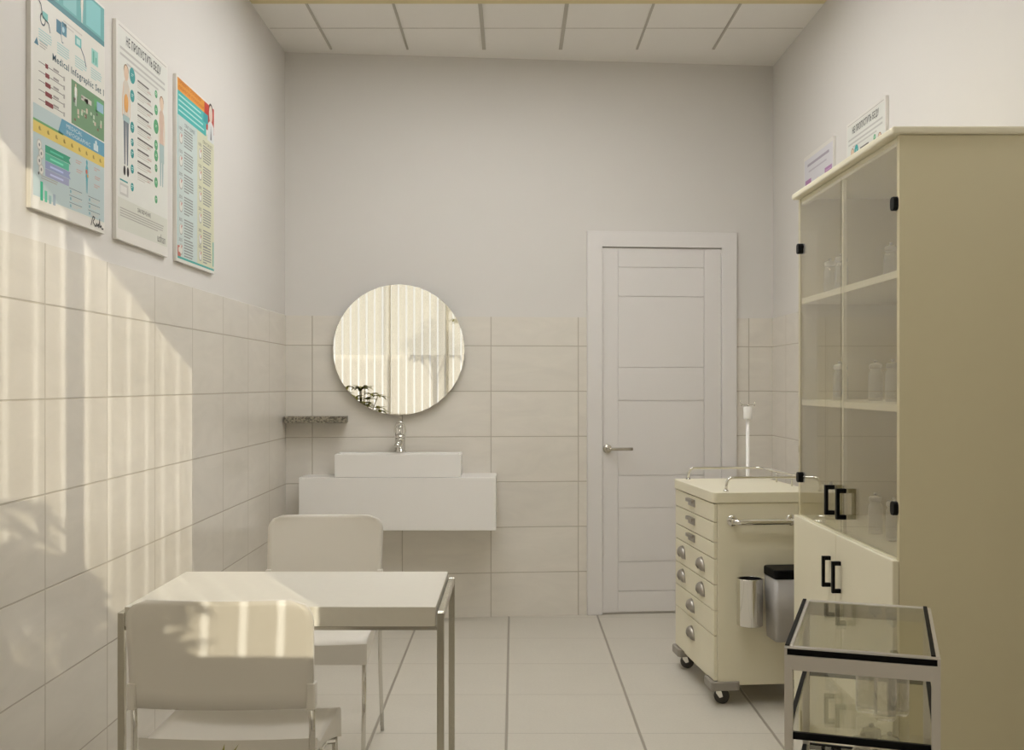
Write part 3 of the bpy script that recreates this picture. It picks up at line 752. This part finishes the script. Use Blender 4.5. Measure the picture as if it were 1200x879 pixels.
# ------------------------------------------------------------------ drawer trolley
tr = thing('drawer_trolley', 'cream medical trolley with a column of drawers beside the cabinet', 'trolley', (0.808, 4.37, 0), math.radians(5.5))
TW, TD = 0.43, 0.64
obj('body', box(0.0145, TW, 0.0, TD, 0.082, 0.819, 0.003), M['cream'], tr)
obj('top', prism(rounded(-0.006, TW+0.006, -0.006, TD+0.006, 0.02), 0.8195, 0.862, 0.003), M['cream'], tr)
zz = [0.817, 0.741, 0.659, 0.593, 0.488, 0.384, 0.283, 0.100]
for k in range(7):
    hi, lo = zz[k]-0.0018, zz[k+1]+0.0018
    d = obj('drawer', box(0, 0.014, 0.004, TD-0.004, lo, hi, 0.002), M['cream'], tr)
    zc = (hi+lo)/2 + (0.006 if k != 6 else 0.03)
    if k < 3:
        bm = bmesh.new(); y0 = 0.345; hw, hh = 0.052, 0.016
        add_box(bm, -0.004, 0.0, y0-hw, y0+hw, zc-hh, zc+hh, 0.0015)
        add_box(bm, -0.016, -0.004, y0-hw, y0+hw, zc+hh-0.008, zc+hh, 0.002)
        add_box(bm, -0.016, -0.011, y0-hw, y0+hw, zc+0.001, zc+hh-0.008, 0.001)
        obj('pull', bm, M['pull'], d)
    else:
        for y0 in ((0.185, 0.50) if k in (3, 4) else (0.345,)):
            bm = bmesh.new(); hw, hh = 0.046, 0.052
            zb_ = zc - 0.026
            outer = []
            for i in range(9):            # half dome, open below
                a = PI*i/8
                row = []
                for j in range(6):
                    b = PI/2*j/5
                    row.append(bm.verts.new((-0.024*math.sin(b)*(0.35+0.65*math.sin(a))-0.001, y0+hw*math.cos(a)*math.cos(b*0.72), zb_+hh*math.sin(a)*math.cos(b*0.72))))
                outer.append(row)
            for i in range(8):
                for j in range(5):
                    f = bm.faces.new((outer[i][j], outer[i+1][j], outer[i+1][j+1], outer[i][j+1])); f.smooth = True
            bmesh.ops.remove_doubles(bm, verts=bm.verts[:], dist=1e-5)
            bmesh.ops.solidify(bm, geom=bm.faces[:], thickness=0.002)
            add_prism(bm, [(y0+hw*1.05*math.cos(PI*i/12), zb_-0.002+hh*1.08*math.sin(PI*i/12)) for i in range(13)], -0.0022, -0.0002, 0, 'X')
            obj('pull', bm, M['pull'], d)
# rails round the top
bm = bmesh.new()
add_tube(bm, fillet([(0.062, 0.045, 0.862), (0.068, 0.045, 0.918), (0.395, 0.045, 0.918), (0.40, 0.045, 0.862)], 0.045), 0.0058, 10)
for x in (0.062, 0.40): add_lathe(bm, [(0.011, 0.862), (0.011, 0.866), (0.006, 0.869)], 14, (x, 0.045, 0))
obj('front_rail', bm, M['chrome'], tr)
bm = bmesh.new()
add_tube(bm, fillet([(0.05, 0.60, 0.862), (0.055, 0.60, 0.914), (0.395, 0.60, 0.914), (0.412, 0.10, 0.914), (0.412, 0.095, 0.862)], 0.045), 0.0058, 10)
for x, y in ((0.405, 0.42), (0.41, 0.24)): add_tube(bm, [(x, y, 0.862), (x, y, 0.914)], 0.0045, 8)
for x, y in ((0.05, 0.60), (0.412, 0.095)): add_lathe(bm, [(0.011, 0.862), (0.011, 0.866), (0.006, 0.869)], 14, (x, y, 0))
obj('gallery_rail', bm, M['chrome'], tr)
# towel bar on the side facing the room
bm = bmesh.new()
zt_ = 0.748
add_tube(bm, fillet([(0.075, 0.0, zt_), (0.075, -0.046, zt_-0.002), (0.32, -0.046, zt_-0.002), (0.32, 0.0, zt_)], 0.022), 0.0115, 14)
for x in (0.075, 0.32): add_lathe(bm, [(0, -0.005), (0.021, -0.005), (0.023, -0.001)], 20, (x, 0, zt_), 'Y')
obj('towel_bar', bm, M['chrome'], tr)
# bumpers and castors
for x0, x1, y0, y1 in ((-0.014, 0.105, -0.014, 0.11), (-0.014, 0.105, TD-0.11, TD+0.014), (TW-0.105, TW+0.014, -0.014, 0.11), (TW-0.105, TW+0.014, TD-0.11, TD+0.014)):
    obj('bumper', prism(rounded(x0, x1, y0, y1, 0.016), 0.064, 0.0985, 0.004), M['bumper'], tr)
def castor(parent, x, y, r=0.031, top=0.064, ang=0.5):
    bm = bmesh.new()
    m = Matrix.Translation((x, y, 0)) @ Matrix.Rotation(ang, 4, 'Z')
    for s in (-1, 1):
        add_prism(bm, [(-0.010, top), (0.012, top), (0.022, r), (0.008, r-0.006), (-0.006, r+0.012)], s*0.014-0.0015, s*0.014+0.0015, 0, 'Y')
    add_box(bm, -0.012, 0.013, -0.0155, 0.0155, top-0.006, top, 0.001)
    bmesh.ops.transform(bm, matrix=m, verts=bm.verts[:])
    c = obj('castor', bm, M['chrome'], parent)
    bm = bmesh.new()
    add_lathe(bm, [(0.006, -0.011), (r-0.008, -0.011), (r-0.004, -0.0085), (r, -0.006), (r, 0.006), (r-0.004, 0.0085), (r-0.008, 0.011), (0.006, 0.011)], 24, (0.014, 0, r), 'Y')
    bmesh.ops.transform(bm, matrix=m, verts=bm.verts[:])
    obj('wheel', bm, M['rubber'], c)
for x, y, a in ((0.03, 0.045, -0.45), (0.03, TD-0.045, -0.3), (TW-0.045, 0.045, 0.3), (TW-0.045, TD-0.045, 0.4)):
    castor(tr, x, y, ang=a)
# steel cup and grey bin hooked on the side
sc_, rr = tr, 0.051
def world(tr, p): return Matrix.Translation(tr.location) @ Matrix.Rotation(tr.rotation_euler.z, 4, 'Z') @ Vector(p)
cup = thing('steel_cup', 'shiny steel cylinder cup hooked on the side of the drawer trolley', 'cup', world(tr, (0.131, -0.0535, 0.335)), math.radians(5.5))
obj('cup_wall', lathe([(0, 0.0), (rr-0.004, 0.0), (rr, 0.004), (rr, 0.186), (rr+0.002, 0.188), (rr, 0.190), (rr-0.003, 0.187), (rr-0.003, 0.006), (0, 0.005)], 32), M['chrome'], cup)
obj('shade_disc', lathe([(0, 0.176), (rr-0.0034, 0.176), (rr-0.0034, 0.1875)], 32), M['black'], cup, label='black disc for the shade inside the cup')  # black disc put in for the shade down inside the cup
obj('hook', box(-0.015, 0.015, rr-0.001, rr+0.0023, 0.10, 0.17, 0.0008), M['steel'], cup)
bn = thing('waste_bin', 'grey plastic bin with black lid hung on the side of the drawer trolley', 'bin', world(tr, (0.291, -0.075, 0.285)), math.radians(5.5))
bm = bmesh.new()
lo_ = [bm.verts.new((a, b, 0)) for a, b in rounded(-0.080, 0.080, -0.062, 0.066, 0.014)]
hi_ = [bm.verts.new((a, b, 0.247)) for a, b in rounded(-0.088, 0.088, -0.071, 0.071, 0.016)]
k_ = len(lo_)
for i in range(k_):
    f = bm.faces.new((lo_[i], lo_[(i+1) % k_], hi_[(i+1) % k_], hi_[i])); f.smooth = True
bm.faces.new(lo_[::-1]); bm.faces.new(hi_)
obj('bin_body', bm, M['greybin'], bn)
obj('lid', prism(rounded(-0.090, 0.090, -0.073, 0.072, 0.016), 0.2475, 0.284, 0.006), M['black'], bn, label='black lid')
# white rod behind the trolley
p_ = world(tr, (0.352, 0.668, 0))
rod = thing('infusion_pole', 'slim white infusion pole with wire hooks behind the drawer trolley', 'pole', (p_.x, p_.y, 0))
obj('base', lathe([(0, 0), (0.045, 0), (0.045, 0.01), (0.016, 0.018), (0.012, 0.03), (0, 0.03)], 24), M['white'], rod)
obj('shaft', tube([(0, 0, 0.028), (0, 0, 1.14)], 0.0085, 14), M['white'], rod)
obj('head', lathe([(0, 1.135), (0.019, 1.135), (0.020, 1.138), (0.020, 1.190), (0.016, 1.194), (0, 1.195)], 20), M['white'], rod)
for s in (-1, 1):
    obj('hook', tube(fillet([(0, 0, 1.193), (s*0.004, 0, 1.203), (s*0.028, 0, 1.203), (s*0.030, -0.004, 1.195), (s*0.036, -0.006, 1.220)], 0.006), 0.0022, 8), M['steel'], rod)

# ------------------------------------------------------------------ glass trolley in the foreground
gt = thing('glass_trolley', 'small metal trolley with glass shelves and black edging, in the foreground', 'trolley', (0.797, 2.470, 0), math.radians(-19.0))
hw, hd, zt3 = 0.1525, 0.266, 0.750
q = 0.017
for sx in (-1, 1):
    for sy in (-1, 1):
        x0 = sx*(hw-q/2); y0 = sy*(hd-q/2)
        l = obj('leg', box(x0-q/2, x0+q/2, y0-q/2, y0+q/2, 0.062, zt3-0.002, 0.0012), M['alu'], gt)
        bm = bmesh.new(); r = 0.026
        add_lathe(bm, [(0.004, -0.009), (r-0.004, -0.009), (r, -0.005), (r, 0.005), (r-0.004, 0.009), (0.004, 0.009)], 20, (x0, y0+0.012*sy*0, r), 'Y')
        w_ = obj('castor_wheel', bm, M['rubber'], gt)
        obj('castor_fork', prism([(x0-0.008, 0.062), (x0+0.008, 0.062), (x0+0.010, r), (x0-0.010, r)], y0-0.0115, y0-0.0095, 0, 'Y'), M['chrome'], gt)
def frame_level(z, hgt, name):
    bm = bmesh.new()
    for s in (-1, 1):
        y0 = s*(hd-q/2); add_box(bm, -hw+q, hw-q, y0-q/2, y0+q/2, z-hgt, z, 0.001)
        x0 = s*(hw-q/2); add_box(bm, x0-q/2, x0+q/2, -hd+q, hd-q, z-hgt, z, 0.001)
    return obj(name, bm, M['alu'], gt)
fr = frame_level(zt3, 0.036, 'top_frame')
# mitred front rail face with black inlay
bm = bmesh.new()
add_prism(bm, [(-hw, zt3), (hw, zt3), (hw, zt3-0.0025), (-hw, zt3-0.0025)], -hd-0.003, -hd+0.004, 0, 'Y')
add_prism(bm, [(-hw+0.001, zt3-0.016), (hw-0.001, zt3-0.016), (hw-0.018, zt3-0.047), (-hw+0.018, zt3-0.047)], -hd-0.003, -hd-0.0002, 0.0004, 'Y')
obj('front_rail', bm, M['alu'], gt)
bm = bmesh.new(); add_box(bm, -hw+0.006, hw-0.006, -hd-0.0026, -hd+0.002, zt3-0.0155, zt3-0.003, 0.0004)
add_box(bm, -hw+0.0005, -hw+0.0095, -hd+0.012, hd-0.006, zt3, zt3+0.0025, 0.0006)
add_box(bm, hw-0.0175, hw-0.0085, -hd+0.012, hd-0.006, zt3, zt3+0.0025, 0.0006)
obj('black_edging', bm, M['black'], gt, label='black edging')
obj('glass_top', box(-hw+q+0.0005, hw-q-0.0005, -hd+q+0.0005, hd-q-0.0005, zt3-0.008, zt3-0.002, 0.0005), M['tabglass'], gt)
for z in (0.572, 0.385):
    bm = bmesh.new(); b_ = 0.010
    for s in (-1, 1):
        add_box(bm, -hw+q+0.0005, hw-q-0.0005, s*(hd-0.006)-b_/2, s*(hd-0.006)+b_/2, z-0.014, z+0.001, 0.001)
        add_box(bm, s*(hw-0.006)-b_/2, s*(hw-0.006)+b_/2, -hd+q+0.0005, hd-q-0.0005, z-0.014, z+0.001, 0.001)
    s_ = obj('shelf_frame', bm, M['black'], gt, label='black shelf frame')
    obj('shelf_glass', box(-hw+0.0115, hw-0.0115, -hd+0.018, hd-0.018, z-0.006, z, 0.0005), M['tabglass'], s_)
GT = 'glass stoppered bottles on the glass trolley'
for x, y, z, lb in ((0.783, 2.405, 0.5725, 'clear glass bottle on the upper trolley shelf, left of the three there'),
                    (0.806, 2.350, 0.5725, 'clear glass bottle on upper trolley shelf, standing closest to the front rail'),
                    (0.846, 2.385, 0.5725, 'clear glass bottle on upper trolley shelf, right of the three there'),
                    (0.783, 2.432, 0.3855, 'clear glass bottle on the lower trolley shelf, leftmost stopper seen through glass'),
                    (0.822, 2.490, 0.3855, 'clear glass bottle on lower trolley shelf, rearmost with the highest stopper'),
                    (0.843, 2.430, 0.3855, 'clear glass bottle on lower trolley shelf, rightmost stopper seen through glass')):
    dup(b0, (x, y, z), random.uniform(0, 1), lb, GT)

# ------------------------------------------------------------------ table
tb = thing('desk_table', 'pale laminate table with chrome side frames against the left wall', 'table', (-0.585, 2.98, 0))
tx, ty, tz = 0.393, 0.257, 0.740
obj('tabletop', box(-tx, tx-0.004, -ty, ty, tz-0.050, tz, 0.002), M['tabletop'], tb)
lw = 0.009
for s in (-1, 1):
    X0 = s*(tx+0.008)
    sf = bpy.data.objects.new
    bm = bmesh.new(); add_box(bm, X0-lw, X0+lw, -ty-0.004+0.018, ty-0.012-0.018, tz-0.032, tz-0.014, 0.002)
    obj('side_rail', bm, M['steel'], tb)
    for y0 in (-ty-0.004+lw, ty-0.012-lw):
        obj('leg', box(X0-lw, X0+lw, y0-lw, y0+lw, 0, tz-0.014, 0.002), M['steel'], tb)
obj('front_rail', box(-tx, tx, -ty+0.004, -ty+0.020, tz-0.060, tz-0.0505, 0.001), M['steel'], tb)
obj('rear_rail', box(-tx, tx, ty-0.030, ty-0.014, tz-0.060, tz-0.0505, 0.001), M['steel'], tb)

# ------------------------------------------------------------------ chairs
def make_chair(loc, rotz, label):
    t = thing('visitor_chair', label, 'chair', loc, rotz, 'white plastic chairs at the table')
    w = 0.2125
    # backrest: bowed sheet with rounded upper corners, leaning slightly back
    bm = bmesh.new(); NX, NZ = 24, 14; z0, z1, th, rc = 0.563, 0.815, 0.012, 0.052
    def pt(u, v, off):
        z = z0+(z1-z0)*v
        half = w
        if z > z1-rc: dz = z-(z1-rc); half = w-rc+math.sqrt(max(0, rc*rc-dz*dz))
        x = u*half*(1-0.02*(1-v))
        y = -0.205 - 0.03*v**1.3 - 0.020*(1-u*u) + off
        return (x, y, z)
    g = [[[bm.verts.new(pt(-1+2*i/NX, (j/NZ)**0.7, o)) for i in range(NX+1)] for j in range(NZ+1)] for o in (0, -th)]
    for s in range(2):
        for j in range(NZ):
            for i in range(NX):
                q4 = (g[s][j][i], g[s][j][i+1], g[s][j+1][i+1], g[s][j+1][i])
                f = bm.faces.new(q4); f.smooth = True
    for i in range(NX):
        for j in (0, NZ): bm.faces.new((g[0][j][i], g[0][j][i+1], g[1][j][i+1], g[1][j][i]))
    for j in range(NZ):
        for i in (0, NX): bm.faces.new((g[0][j][i], g[0][j+1][i], g[1][j+1][i], g[1][j][i]))
    bmesh.ops.recalc_face_normals(bm, faces=bm.faces[:])
    obj('backrest', bm, M['plastic'], t)
    # seat: shallow dish, deep rounded apron at the front
    bm = bmesh.new(); NX, NY = 16, 16; ya, yb_ = -0.165, 0.180
    def top(u, v):
        y = ya+(yb_-ya)*v
        z = 0.452 - 0.010*math.sin(PI*min(1, v*1.1))*(1-u*u) + 0.006*u*u
        if v < 0.12: z += 0.02*(1-v/0.12)**2
        if v > 0.86: z -= 0.018*((v-0.86)/0.14)**2
        return (u*0.208, y, z)
    def bot(u, v):
        x, y, z = top(u, v); d = 0.016 + 0.066*max(0, (v-0.25)/0.75)**1.2
        return (x, y, 0.452-d-(0.0 if v > 0.12 else -0.012))
    A = [[bm.verts.new(top(-1+2*i/NX, j/NY)) for i in range(NX+1)] for j in range(NY+1)]
    B = [[bm.verts.new(bot(-1+2*i/NX, j/NY)) for i in range(NX+1)] for j in range(NY+1)]
    for j in range(NY):
        for i in range(NX):
            f = bm.faces.new((A[j][i], A[j][i+1], A[j+1][i+1], A[j+1][i])); f.smooth = True
            bm.faces.new((B[j][i], B[j+1][i], B[j+1][i+1], B[j][i+1]))
    for i in range(NX):
        for j in (0, NY): bm.faces.new((A[j][i], A[j][i+1], B[j][i+1], B[j][i]))
    for j in range(NY):
        for i in (0, NX): bm.faces.new((A[j][i], A[j+1][i], B[j+1][i], B[j][i]))
    bmesh.ops.recalc_face_normals(bm, faces=bm.faces[:])
    obj('seat', bm, M['plastic'], t)
    for s in (-1, 1):
        x = s*0.203
        obj('leg', tube([(x, -0.214, 0.598), (x, -0.205, 0.50), (x, -0.222, 0.25), (x*0.99, -0.300, 0.0)], 0.0075, 12), M['chrome'], t)
        obj('leg', tube([(s*0.196, 0.150, 0.384), (s*0.196, 0.165, 0.2), (s*0.196, 0.185, 0.0)], 0.0075, 12), M['chrome'], t)
        obj('seat_rail', tube([(x, -0.206, 0.430), (x, -0.15, 0.424), (s*0.2, -0.02, 0.420), (s*0.196, 0.12, 0.376), (s*0.196, 0.15, 0.376)], 0.007, 10), M['chrome'], t)
        obj('bracket', box(x-0.009 if s > 0 else x-0.010, x+0.010 if s > 0 else x+0.009, -0.228, -0.194, 0.560, 0.620, 0.003), M['plastic'], t)
    return t
c0 = make_chair((-0.664, 2.683, 0), 0.0, 'pale plastic chair with its back to us, sunlit, before the table')
dup(c0, (-0.694, 3.765, 0), PI, 'pale plastic chair facing us on the far side of the table')

# ------------------------------------------------------------------ blinds
bl = thing('vertical_blind', 'cream vertical blinds over the window, seen in the round mirror', 'blind', (0, -0.06, 0))
obj('head_rail', box(WX0-0.05, WX1+0.06, -0.025, 0.025, 3.035, 3.075, 0.004), M['rail'], bl)
PIT = 0.0872
x = WX0-0.03; k = 0
ph = 0.139
xs = []
x = ph - PIT*18
while x < WX1+0.02:
    if x > WX0-0.07: xs.append(x)
    x += PIT
for x in xs:
    bm = bmesh.new(); w2 = 0.0348
    rows = []
    for i in range(9):
        u = -1+2*i/8
        rows.append((u*w2, 0.006*(1-u*u)))
    pts = rows + [(a, b-0.0008) for a, b in reversed(rows)]
    add_prism(bm, [(x+PIT/2+a, b) for a, b in pts], 0.90, 3.03)
    obj('slat', bm, M['slat'], bl)

# ------------------------------------------------------------------ plants
def leaf(bm, base, d, up, L, w, droop=0.25, n=6):
    """One pointed leaf, folded along its midrib."""
    d = d.normalized(); s = d.cross(up)
    if s.length < 1e-3: s = d.cross(Vector((1, 0, 0)))
    s.normalize(); u = s.cross(d)
    prev = None
    for k in range(n+1):
        t_ = k/n; c = base + d*L*t_ - Vector((0, 0, 1))*droop*L*t_*t_
        hw_ = w*math.sin(PI*min(0.999, 0.06+0.94*t_))**0.8*(1-0.25*t_)
        row = [bm.verts.new(c-s*hw_+u*hw_*0.3), bm.verts.new(c), bm.verts.new(c+s*hw_+u*hw_*0.3)]
        if prev:
            for a in (0, 1):
                f = bm.faces.new((prev[a], prev[a+1], row[a+1], row[a])); f.smooth = True
        prev = row

def whorl(bm_l, bm_s, root, tip, n, L, w, rnd, sr=1.0):
    mid_ = (root+tip)/2 + Vector((0, 0, 0.03))
    add_tube(bm_s, fillet([root, mid_, tip], 0.1), 0.006*sr, 6, 0.0035*sr)
    ax = (tip-mid_).normalized()
    for k in range(n):
        a = 2*PI*k/n + rnd.uniform(-0.2, 0.2)
        sd = Vector((math.cos(a), math.sin(a), 0)); 
        leaf(bm_l, tip, sd*0.95+ax*0.35+Vector((0, 0, rnd.uniform(-0.15, 0.25))), Vector((0, 0, 1)), L*rnd.uniform(0.75, 1.1), w, rnd.uniform(0.2, 0.6))

def plant(name, label, loc, pot_h, pot_r, tips, seed, L, w, extra=(), sr=1.0):
    rnd = random.Random(seed)
    t = thing(name, label, 'plant', loc)
    obj('pot', lathe([(0, 0), (pot_r*0.75, 0), (pot_r, pot_h), (pot_r*1.06, pot_h), (pot_r*1.06, pot_h+0.025), (pot_r*0.94, pot_h+0.025), (pot_r*0.92, pot_h-0.02), (0, pot_h-0.02)], 28), M['pot'], t)
    obj('soil', lathe([(0, pot_h-0.012), (pot_r*0.9, pot_h-0.014), (pot_r*0.9, pot_h-0.019), (0, pot_h-0.019)], 24), M['soil'], t)
    bl_, bs = bmesh.new(), bmesh.new()
    for tx_, ty_, tz_ in tips:
        tip = Vector((tx_, ty_, tz_)); root = Vector((tx_*0.1*sr, ty_*0.1*sr, pot_h-0.016))
        m1 = Vector((tx_*0.35*sr, ty_*0.35*sr, pot_h+(tz_-pot_h)*(0.6 if sr == 1.0 else 0.8)))
        add_tube(bs, [root, m1], 0.009*sr, 7, 0.0065*sr)
        whorl(bl_, bs, m1, tip, rnd.choice((7, 8, 9)), L, w, rnd, sr)
    for a, b, c in extra:
        add_tube(bs, [Vector(c), Vector(a)], 0.004, 6, 0.002); leaf(bl_, Vector(a), Vector(b)-Vector(a), Vector((0, 0, 1)), (Vector(b)-Vector(a)).length, 0.0032, 0.0)
    obj('stem', bs, M['stem'], t); obj('foliage', bl_, M['leaf'], t)
    return t
rr_ = random.Random(3)
tips = []
for k in range(22):
    a = rr_.uniform(0, 2*PI); r = rr_.uniform(0.02, 0.22)
    tips.append((r*math.cos(a), r*math.sin(a)*0.8, rr_.uniform(0.95, 1.30)-0.75*max(0, r*math.cos(a))))
plant('potted_schefflera', 'leafy green potted plant reflected at the lower left of the mirror', (-0.54, 0.30, 0), 0.34, 0.15, tips, 11, 0.13, 0.022,
      [((0.282, 0.562, 0.952), (0.312, 0.600, 1.0012), (0.02, 0.03, 0.33)), ((0.296, 0.58, 0.955), (0.300, 0.600, 1.0015), (0.02, 0.03, 0.33))])
rr_ = random.Random(5)
tips = []
for k in range(60):
    a = rr_.uniform(0, 2*PI); r = 0.23*rr_.random()**0.6
    tips.append((r*math.cos(a), 0.6*r*math.sin(a), 2.44-1.15*r+rr_.uniform(-0.12, 0.1)))
plant('potted_palm', 'tall potted plant on the balcony whose shadow falls on the left wall', (0.93, -1.45, -0.02), 0.55, 0.24, tips, 21, 0.16, 0.024, (), 0.35)

# ------------------------------------------------------------------ lights
for i, (x, y) in enumerate(((-0.375, 2.74), (0.471, 2.74), (-0.375, 4.02), (0.471, 4.02), (-0.375, 4.80), (0.471, 4.80))):
    t = thing('ceiling_light', ('square white ceiling panel lamp above the table', 'square white ceiling panel lamp above the glass trolley',
              'square white ceiling panel lamp above the far chair', 'square white ceiling panel lamp beside the drawer trolley',
              'square white ceiling panel lamp nearest the washbasin', 'square white ceiling panel lamp nearest the door')[i], 'ceiling light', (x, y, H-0.016), 0, 'ceiling panel lamps')
    bm = bmesh.new(); a, b = 0.19, 0.20
    add_box(bm, -b, b, -b, -a, 0, 0.015); add_box(bm, -b, b, a, b, 0, 0.015); add_box(bm, -b, -a, -a, a, 0, 0.015); add_box(bm, a, b, -a, a, 0, 0.015)
    obj('frame', bm, M['rail'], t)
    obj('diffuser', box(-a, a, -a, a, 0.004, 0.010), M['panel'], t)

sun = bpy.data.lights.new('sunlight', 'SUN'); sun.energy = 3.6; sun.angle = math.radians(0.22); sun.color = (1.0, 0.94, 0.80)
so = bpy.data.objects.new('sunlight', sun); C.objects.link(so)
so.rotation_euler = Vector((-0.51, 1.0, -0.354)).to_track_quat('-Z', 'Y').to_euler(); so.location = (4, -6, 4)

w = bpy.data.worlds.new('sky'); bpy.context.scene.world = w; w.use_nodes = True
bg = w.node_tree.nodes['Background']; bg.inputs['Color'].default_value = lin((255, 252, 246)); bg.inputs['Strength'].default_value = 1.02

# ------------------------------------------------------------------ camera
cam = bpy.data.cameras.new('camera'); co = bpy.data.objects.new('camera', cam); C.objects.link(co)
cam.sensor_fit = 'HORIZONTAL'; cam.sensor_width = 36; cam.lens = 36*1270/1200
cam.shift_x = -2/1200; cam.shift_y = 10.5/1200
cam.clip_start = 0.02
co.location = (0, 0, EYE); co.rotation_euler = (PI/2, 0, 0)
sc = bpy.context.scene
sc.camera = co
sc.view_settings.view_transform = 'Standard'; sc.view_settings.look = 'None'
sc.view_settings.exposure = 0.0; sc.view_settings.gamma = 1.0; sc.view_settings.use_curve_mapping = False
